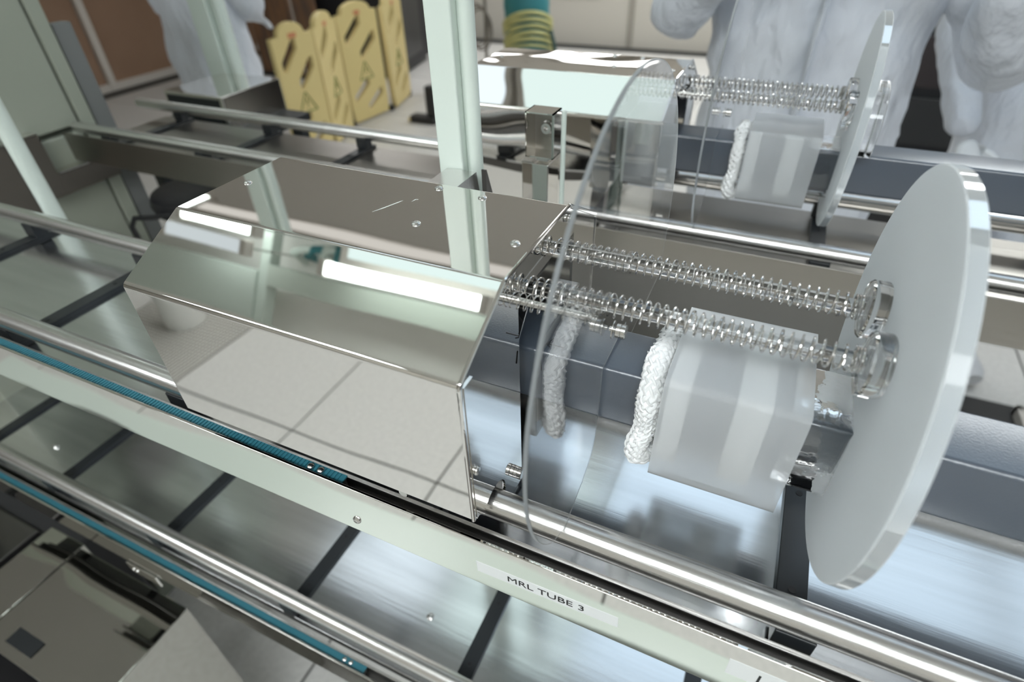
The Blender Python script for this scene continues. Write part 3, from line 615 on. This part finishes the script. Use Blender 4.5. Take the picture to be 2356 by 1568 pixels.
# polished box on a black cart beyond the rails
cb = thing('black_cart', 'low black cart under the small steel box', 'cart', (-1.3, 1.08, 0))
MB().box((-1.50, .92, H - .46), (-1.16, 1.20, H - .44)).build('deck', BLACK, cb, .003)
for cx_ in (-1.48, -1.18):
    for cy_ in (.94, 1.17): MB().box((cx_ - .015, cy_ - .015, 0), (cx_ + .015, cy_ + .015, H - .46)).build('leg', BLACK, cb)
bx = thing('small_steel_box', 'small polished steel box with dark front, left of the yellow barrier', 'box', (-1.31, 1.09, H - .44))
MB().box((-1.435, 1.0, H - .44), (-1.235, 1.195, H - .36)).build('shell', MIRROR, bx, .002, 2)
MB().box((-1.425, .997, H - .432), (-1.25, .9995, H - .368)).build('front_panel', BLACK, bx)
MB().box((-1.2345, 1.004, H - .436), (-1.233, 1.191, H - .364)).build('side_panel', mat('bronze_steel', (.30, .28, .25), .15, 1), bx)

# mirrored box low at the bottom left
CABM = mat('grey_polished_steel', (.46, .45, .42), .03, 1, bump=[(5, (1, 1.4, 1.4), .002, 1)])
lbx = thing('polished_cabinet', 'polished steel cabinet top at the bottom left corner', 'cabinet', (-.87, .1, 0))
MB().box((-1.06, .0135, .05), (-.966, .192, H - .903)).build('side_bay', CABM, lbx, .002)
MB().box((-.964, .0135, .05), (-.695, .185, H - .903)).build('body', CABM, lbx, .002)
for a in (-1.03, -.73):
    for b in (.04, .165): MB().lathe([(0, .015), (.05, .012)], (a, b, 0), (0, 0, 1), 16).build('foot', BLACK, lbx)
vb = MB().box((-.917, .028, H - .903), (-.855, .052, H - .9005)); vb.build('vent', BLACK, lbx, .0006)
tag(lbx)
pu = thing('pump_unit', 'black pump unit with looped cables at the far left bottom edge', 'pump', (-1.65, .12, 0))
MB().box((-2.2, -.12, .03), (-1.12, .27, .46)).build('casing', BLACKP, pu, .012, 3)
MB().box((-2.1, -.06, .46), (-1.22, .20, .475)).build('top_plate', DARKMETAL, pu, .003)
for a in (-2.1, -1.22):
    for b in (-.06, .21): MB().box((a - .03, b - .03, 0), (a + .03, b + .03, .03)).build('foot', BLACK, pu)
for k in range(3): MB().tube([(-1.3 - .12 * k, .15, .475), (-1.28 - .12 * k, .13, .55), (-1.2 - .1 * k, .06, .60 + .02 * k), (-1.16 - .06 * k, .0, .53), (-1.15 - .07 * k, -.03, .475)], .009, 10).build('cable', BLACKP, pu)
for k in range(2): MB().lathe([(0, .022), (.012, .022), (.02, .012)], (-1.30 - .3 * k, -.02, .475), (0, 0, 1), 20).build('knob', SCREW, pu)
sb = thing('stop_plate', 'small bright edged plate with two rivets below the lower trough', 'plate', (-.70, .17, H - .80))
MB().box((-.745, .1715, H - .802), (-.68, .1735, H - .778)).build('plate', MIRROR, sb, .0004)
for k in (0, 1): MB().lathe([(0, .0022), (.0012, .0018)], (-.734 + .008 * k, .1715, H - .790), (0, -1, 0), 14).build('rivet', SCREW, sb)

# ------------------------------------------------------------------ steel sensor stand seen in front of the rear cover
ss = thing('sensor_stand', 'small steel stand with open box frame in front of the rear cover', 'stand', (-.21, .51, 0))
MB().box((-.2235, .498, H - .32), (-.1955, .528, H - .205)).build('lower_block', MIRROR2, ss, .001)
MB().box((-.219, .503, 0), (-.200, .523, H - .32)).build('column', DARKMETAL, ss)
MB().box((-.2235, .498, H - .2055), (-.212, .528, H - .2035)).build('pale_cap', SCREW, ss)
def frame4(mb, a, b, w_, y0, y1):
    (x0, z0), (x1, z1) = a, b
    mb.box((x0, y0, z0), (x0 + w_, y1, z1)).box((x1 - w_, y0, z0), (x1, y1, z1)).box((x0, y0, z0), (x1, y1, z0 + w_)).box((x0, y0, z1 - w_), (x1, y1, z1))
fr = MB(); frame4(fr, (-.2175, H - .1975), (-.1895, H - .1555), .0012, .494, .516); fr.build('box_frame', MIRROR, ss)
MB().box((-.2165, .5155, H - .197), (-.1905, .5165, H - .156)).build('back_plate', SATIN, ss)
MB().lathe([(0, .0066), (.002, .0066), (.003, .005), (.007, .005), (.007, .0025), (.002, .0025)], (-.2025, .5155, H - .174), (0, -1, 0), 24).build('bolt', SCREW, ss)
MB().box((-.210, .503, H - .2035), (-.198, .515, H - .1975)).build('stem', SCREW, ss)
MB().cyl((-.1835, .506, .01), (-.1835, .506, H - .155), .0024, 14).build('thin_rod', MINT, ss)
MB().box((-.219, .503, 0), (-.181, .523, .01)).build('foot', DARKMETAL, ss)
# ------------------------------------------------------------------ things standing in the room
# yellow folding barrier
by = thing('folding_barrier', 'yellow folding floor barrier with slotted panels', 'barrier', (-3.2, 3.9, 0))
pan = [((-3.14, 3.03), (-3.10, 3.38)), ((-3.13, 3.42), (-3.28, 3.84)), ((-3.31, 3.90), (-3.27, 4.36)), ((-3.25, 4.42), (-3.38, 4.88))]
for k, (a, b) in enumerate(pan):
    a, b = Vector(a), Vector(b); wd = (b - a).length; ang = math.atan2(b.y - a.y, b.x - a.x)
    me = bmesh.new(); hgt = .87
    out = [(0.02, 0), (wd - .02, 0), (wd - .005, .12), (wd - .005, hgt - .08), (wd - .07, hgt - .075)] + [(wd / 2 + (wd / 2 - .07) * math.cos(math.radians(t)), hgt - .07 + .07 * math.sin(math.radians(t))) for t in range(0, 181, 20)] + [(.07, hgt - .075), (.005, hgt - .08), (.005, .12)]
    def hole(cx_, cy_, w_, h_): return [(cx_ - w_, cy_ - h_), (cx_ - w_ + .03, cy_ - h_), (cx_ + w_, cy_ + h_ * .30), (cx_ + w_, cy_ + h_), (cx_ + w_ - .035, cy_ + h_), (cx_ - w_, cy_ - h_ * .30)]
    hl = [hole(wd * .34, .68, wd * .22, .10), hole(wd * .66, .55, wd * .22, .10), hole(wd * .34, .23, wd * .22, .085), hole(wd * .66, .13, wd * .22, .08)]
    cu = bpy.data.curves.new('panel', 'CURVE'); cu.dimensions = '2D'; cu.fill_mode = 'BOTH'; cu.extrude = .018; cu.bevel_depth = .004; cu.bevel_resolution = 1
    for pl in [out] + hl:
        sp = cu.splines.new('POLY'); sp.points.add(len(pl) - 1); sp.use_cyclic_u = True
        for i, p in enumerate(pl): sp.points[i].co = (p[0], p[1], 0, 1)
    co_ = bpy.data.objects.new('tmp', cu); C.objects.link(co_); bpy.context.view_layer.update()
    m_ = bpy.data.meshes.new_from_object(co_.evaluated_get(bpy.context.evaluated_depsgraph_get())); bpy.data.objects.remove(co_)
    m_.materials.clear(); m_.materials.append(YELLOW)
    M_ = Matrix.Translation(Vector((a.x, a.y, .02)) - WLOC[by.name]) @ Matrix.Rotation(ang, 4, 'Z') @ Matrix.Rotation(math.radians(90), 4, 'X')
    m_.transform(M_); po = bpy.data.objects.new('panel', m_); C.objects.link(po); po.parent = by; WLOC[po.name] = WLOC[by.name]
    # warning triangle printed on the panel, red mark at its top
    tri = MB(); q = [(wd * .5 - .08, .31), (wd * .5 + .08, .31), (wd * .5, .44)]
    F = Matrix.Translation((a.x, a.y, .02)) @ Matrix.Rotation(ang, 4, 'Z')
    def pp(u, v): return F @ Vector((u, -.0236, v))
    for i in range(3): tri.tube([pp(*q[i]), pp(*q[(i + 1) % 3])], .006, 4)
    tri.tube([pp(wd * .5, .395), pp(wd * .5, .355)], .007, 4); tri.tube([pp(wd * .5, .337), pp(wd * .5, .332)], .007, 4)
    tri.build('warning_print', YPRINT, po)
    MB().add([pp(wd * .5 - .035, hgt - .09), pp(wd * .5 + .035, hgt - .09), pp(wd * .5 + .035, hgt - .06), pp(wd * .5 - .035, hgt - .06)], [(0, 1, 2, 3)]).build('red_print', REDPRINT, po)
    MB().cyl((b.x, b.y, .1), (b.x, b.y, .78), .012, 12).build('hinge_pin', mat('hinge_orange%d' % k, (.55, .33, .08), .5), by)
for p in ((-3.14, 3.06), (-3.11, 3.40), (-3.295, 3.87), (-3.26, 4.39), (-3.37, 4.85)): MB().box((p[0] - .02, p[1] - .02, 0), (p[0] + .02, p[1] + .02, .045)).build('foot', BLACKP, by)

cab = thing('black_cabinet', 'tall black equipment cabinet behind the yellow barrier', 'cabinet', (-4.3, 5.9, 0))
MB().prism([(-4.75, 5.35), (-3.78, 5.30), (-4.02, 6.35), (-4.9, 6.4)], 'z', .06, 2.1).build('body', BLACKP, cab, .01)
MB().prism([(-4.70, 5.40), (-3.83, 5.35), (-4.05, 6.3), (-4.85, 6.35)], 'z', 0, .06).build('plinth', BLACK, cab)
MB().prism([(-3.81, 5.42), (-3.795, 5.42), (-4.0, 6.25), (-4.015, 6.25)], 'z', .15, 2.0).build('door', mat('dark_door', (.03, .03, .03), .35), cab)
wp = thing('brown_screen', 'brown upright screen panels behind the yellow barrier', 'screen', (-5.1, 5.0, 0))
for k in range(4): MB().box((-5.75 + .31 * k, 5.05 + .03 * (k % 2), .03), (-5.46 + .31 * k, 5.08 + .03 * (k % 2), 1.9)).build('panel', WOODBR, wp, .004)
MB().box((-5.76, 5.03, 0), (-4.5, 5.13, .03)).build('base', BLACK, wp)
ws = thing('wheel_stop', 'black angled stop on the floor beside the mint post', 'stop', (-2.78, 4.2, 0))
MB().box((-2.90, 4.14, 0), (-2.66, 4.24, .06)).build('base', BLACKP, ws, .01); MB().box((-2.74, 4.16, .06), (-2.66, 4.24, .30)).build('upright', BLACKP, ws, .01)
MB().box((-2.93, 4.16, 0), (-2.90, 4.22, .03)).build('yellow_tip', YELLOW, ws)

dp = thing('teal_bundle', 'teal wrapped column with yellow cord wound round it', 'bundle', (-2.15, 5.0, 0))
prof = [(0, .16), (.25, .17), (.40, .19), (.55, .185), (.75, .19), (1.0, .19), (1.35, .20), (1.6, .19), (1.62, .10)]
pr = []
for i in range(len(prof) - 1):
    for k in range(6):
        u = k / 6; pr.append((prof[i][0] * (1 - u) + prof[i + 1][0] * u, (prof[i][1] * (1 - u) + prof[i + 1][1] * u) * (1 + .02 * math.sin(i * 3 + k * 2))))
MB().lathe(pr, (-2.13, 5.0, 0), (-.06, 0, 1), 40).build('body', TEALD, dp)
for k in range(11):
    zz = .43 + .018 * k + (.035 if k > 5 else 0); tilt = .02 + .012 * (k % 3)
    MB().tube([(-2.13 - .06 * zz + .205 * math.cos(a), 5.0 + .205 * math.sin(a), zz + tilt * 2.5 * math.cos(a + .8) + .05 * max(0, -math.sin(a))) for a in [2 * math.pi * i / 36 for i in range(36)]], .0115, 8, closed=True).build('cord_turn', YCORD, dp)
MB().tube([(-1.93, 4.93, .62), (-1.88, 4.9, .5), (-1.86, 4.9, .3), (-1.88, 4.92, .05)], .018, 8).build('hanging_cord', mat('dark_green', (.03, .07, .06), .5), dp)
hk = MB()
for k in range(3): hk.tube([(-2.66 + .02 * k + .11 * math.cos(a), 5.0, .62 + .16 * math.sin(a) - .02 * k) for a in [2 * math.pi * i / 28 for i in range(28)]], .008, 6, closed=True)
hk.tube([(-2.58, 5.0, .1), (-2.57, 5.0, .8), (-2.55, 5.0, 1.6)], .014, 8)
co2 = thing('coiled_cable', 'grey coiled cable hanging on a rod beside the teal column', 'cable', (-2.58, 5.0, 0))
hk.build('coil', mat('grey_cable', (.18, .16, .14), .5), co2); MB().cyl((-2.58, 5.0, 0), (-2.58, 5.0, .1), .03, 12).build('foot', BLACK, co2)
cd = thing('wall_conduit', 'dark vertical conduit on the back wall beside the mint post', 'conduit', (-4.15, FY1 - .05, 0))
MB().tube([(-4.18, FY1 - .05, 0), (-4.16, FY1 - .05, .4), (-4.2, FY1 - .05, 1.0), (-4.2, FY1 - .05, 2.2)], .03, 12).build('pipe', mat('conduit_grey', (.14, .135, .13), .5), cd)
MB().box((-4.62, FY1 - .09, 0), (-4.28, FY1 - .02, 2.2)).build('pale_channel', FRAMEW, cd)

er = thing('equipment_rack', 'dark equipment rack behind the two people in coveralls', 'rack', (.66, 3.2, 0))
MB().box((.42, 3.0, .04), (.92, 3.4, 1.30)).build('body', BLACKP, er, .006)
for k in range(5): MB().box((.45, 2.985, .14 + .23 * k), (.89, 3.0, .33 + .23 * k)).build('panel', mat('rack_panel%d' % k, (.03 + .01 * (k % 2), .03, .03), .35), er, .002)
MB().box((.44, 3.02, 0), (.90, 3.38, .04)).build('base', BLACK, er)
# floor things under the rear machine, seen through the gap and at the right
gp = MB().box((-.34, .6405, H - .62), (.215, .6425, H - .3625)); tag(gp.build('grey_back_plate', mat('satin_grey_steel', (.21, .205, .195), .3, 1, bump=[(120, (.06, 1, 1), .0003, 3)])), 'satin grey steel plate hanging below the rear trough', 'plate')
pf = thing('steel_platform', 'grey steel step platform on the floor between the machines', 'platform', (.1, 2.35, 0))
MB().box((-.45, 2.05, .28), (.50, 2.75, .31)).build('top', mat('satin_steel', (.50, .50, .50), .22, 1), pf, .004)
for a in (-.42, .47):
    for b in (2.08, 2.72): MB().box((a - .02, b - .02, 0), (a + .02, b + .02, .28)).build('leg', SCREW, pf)
sh = thing('grey_tray', 'dark mat with pale framed tray at the right edge', 'tray', (1.12, 1.95, 0))
MB().box((.80, 1.72, 0), (1.42, 2.06, .012)).build('mat', mat('dark_mat', (.03, .03, .03), .6), sh)
frm = MB(); x0, x1, y0, y1 = .99, 1.35, 1.74, 2.02
frm.box((x0, y0, .012), (x0 + .02, y1, .05)).box((x1 - .02, y0, .012), (x1, y1, .05)).box((x0, y0, .012), (x1, y0 + .02, .05)).box((x0, y1 - .02, .012), (x1, y1, .05)); frm.build('rim', FRAMEW, sh)

# ------------------------------------------------------------------ people in white coveralls
def skin_body(name, nodes, edges, m, parent, sub=2, root=0, wr=0.0):
    me = bpy.data.meshes.new(name); L = WLOC[parent.name]
    me.from_pydata([tuple(Vector(n[0]) - L) for n in nodes], edges, []); me.materials.append(m)
    o = bpy.data.objects.new(name, me); C.objects.link(o); o.parent = parent; WLOC[o.name] = L
    o.modifiers.new('skin', 'SKIN').use_smooth_shade = True
    for i, n in enumerate(nodes):
        r = n[1]; sv = me.skin_vertices[0].data[i]; sv.radius = r if isinstance(r, tuple) else (r, r); sv.use_root = (i == root)
    s_ = o.modifiers.new('sub', 'SUBSURF'); s_.levels = sub; s_.render_levels = sub
    if wr:
        tx = bpy.data.textures.new('cloth_folds', 'CLOUDS'); tx.noise_scale = .2; tx.noise_depth = 3
        d = o.modifiers.new('folds', 'DISPLACE'); d.texture = tx; d.strength = wr; d.mid_level = .5; d.texture_coords = 'LOCAL'
    return o
def hand(parent, wrist, d, side, m, sc_=1.0):
    """palm plus five separate fingers, slightly curled; d = pointing direction, side = thumb side"""
    d = Vector(d).normalized(); s_ = (Vector(side) - d * Vector(side).dot(d)).normalized(); up = d.cross(s_); w0 = Vector(wrist)
    N = [(w0, .024 * sc_), (w0 + d * .045 * sc_, (.034 * sc_, .017 * sc_)), (w0 + d * .085 * sc_, (.036 * sc_, .015 * sc_))]; E_ = [(0, 1), (1, 2)]
    for k, ln in enumerate((.068, .078, .072, .056)):
        off = s_ * (.027 - .018 * k) * sc_; b = w0 + d * .082 * sc_ + off; i0 = len(N)
        N += [(b, .0085 * sc_), (b + (d * .45 + up * .08) * ln * sc_, .008 * sc_), (b + (d * .75 + up * .30) * ln * sc_, .0075 * sc_), (b + (d * .92 + up * .58) * ln * sc_, .0065 * sc_)]
        E_ += [(2, i0), (i0, i0 + 1), (i0 + 1, i0 + 2), (i0 + 2, i0 + 3)]
    i0 = len(N); b = w0 + d * .03 * sc_ + s_ * .03 * sc_
    N += [(b, .011 * sc_), (b + (d * .5 + s_ * .6 + up * .2) * .045 * sc_, .0095 * sc_), (b + (d * 1.1 + s_ * .75 + up * .5) * .045 * sc_, .008 * sc_)]; E_ += [(1, i0), (i0, i0 + 1), (i0 + 1, i0 + 2)]
    return skin_body('hand', N, E_, m, parent, 2)
def person(loc, rot, label, elbows, wrists, sc_=1.0, wide=1.0, lean=0.0):
    t = thing('person', label, 'person', loc); R = Matrix.Rotation(rot, 4, 'Z'); L = Vector(loc)
    def W(p): return L + R @ (Vector(p) * sc_)
    ns = [((0, 0, .98), (.19 * wide, .135)), ((0, .0, 1.16), (.185 * wide, .135)), ((0, lean, 1.33), (.20 * wide, .14)), ((0, lean, 1.45), (.15 * wide, .10)), ((0, lean, 1.53), (.075, .075)),
          ((.10, 0, .88), (.125, .13)), ((.11, -.01, .52), .088), ((.11, .01, .14), .07), ((-.10, 0, .88), (.125, .13)), ((-.11, -.01, .52), .088), ((-.11, .01, .14), .07),
          ((.20, lean, 1.42), .085), (elbows[0], .066), (wrists[0], .045), ((-.20, lean, 1.42), .085), (elbows[1], .066), (wrists[1], .045)]
    ed = [(0, 1), (1, 2), (2, 3), (3, 4), (0, 5), (5, 6), (6, 7), (0, 8), (8, 9), (9, 10), (3, 11), (11, 12), (12, 13), (3, 14), (14, 15), (15, 16)]
    skin_body('coverall', [(W(p), (r[0] * sc_, r[1] * sc_) if isinstance(r, tuple) else r * sc_) for p, r in ns], ed, COVERALL, t, 3, 0, .075)
    # zip flap
    MB().tube([W((.0, -.145, .95)), W((0, -.152, 1.1)), W((0, -.162 + lean, 1.3)), W((0, -.125 + lean, 1.46))], .022, 10, flat=.35).build('zip_flap', COVERALL, t)
    # head: hood, face, mask, eyes, nose
    hc = W((0, lean - .01, 1.655))
    def ell(c, rad, n=24, m_=16):
        vs = []
        for i in range(m_ + 1):
            a = math.pi * i / m_
            for k in range(n):
                b = 2 * math.pi * k / n; vs.append(c + R @ (Vector((rad[0] * math.sin(a) * math.cos(b), rad[1] * math.sin(a) * math.sin(b), rad[2] * math.cos(a))) * sc_))
        return MB().add(vs, [(i * n + k, (i + 1) * n + k, (i + 1) * n + (k + 1) % n, i * n + (k + 1) % n) for i in range(m_) for k in range(n)], True)
    ell(hc, (.075, .095, .115)).build('head', SKIN, t)
    ell(hc + R @ Vector((0, .022, .012)) * sc_, (.092, .105, .128)).build('hood', COVERALL, t)
    ell(hc + R @ Vector((0, -.062, -.045)) * sc_, (.055, .045, .045)).build('mask', MASK, t)
    ell(hc + R @ Vector((0, -.098, .0)) * sc_, (.013, .018, .024), 12, 8).build('nose', SKIN, t)
    for sx in (-1, 1): ell(hc + R @ Vector((.032 * sx, -.084, .022)) * sc_, (.013, .010, .008), 12, 8).build('eye', BLACKP, t)
    for i, (wv, ev) in enumerate(zip(wrists, elbows)):
        d = R @ (Vector(wv) - Vector(ev)).normalized(); hand(t, W(wv) + d * .01, d, R @ Vector((-1 if i == 0 else 1, 0, .3)), MASK, sc_)
    for sx in (-1, 1):
        c = W((.11 * sx, 0, 0)); s2 = MB(); pr_ = []
        for i in range(9):
            u = i / 8; pr_.append((W((.11 * sx, .08 - .25 * u, .045 + .03 * (1 - u))), (.045 + .012 * math.sin(u * math.pi)) * sc_))
        s2.tube([p for p, r in pr_], [r * (.75 if i in (0, 8) else 1) for i, (p, r) in enumerate(pr_)], 14, flat=.78)
        s2.tube([W((.11 * sx, .01, .06)), W((.11 * sx, .01, .17))], [.058 * sc_, .066 * sc_], 16).build('shoe_cover', SOCK, t)
    return t
person((.02, 1.52, 0), 0, 'person in a loose white coverall standing behind the rear machine, both elbows bent', ((.36, -.02, 1.17), (-.30, -.06, 1.24)), ((.25, -.25, 1.36), (-.12, -.24, 1.44)), 1.02, 1.2)
person((.72, 2.25, 0), .3, 'person in white coverall half hidden at the right edge, farther back', ((.33, .02, 1.14), (-.33, .02, 1.14)), ((.30, -.16, .93), (-.30, -.16, .93)), 1.0, 1.1)
person((-2.40, 1.98, 0), math.pi - .1, 'person in white coverall seen from behind at the upper left', ((.37, -.06, 1.12), (-.25, -.07, 1.16)), ((.14, -.27, 1.08), (-.02, -.26, 1.12)), 1.0, 1.2)
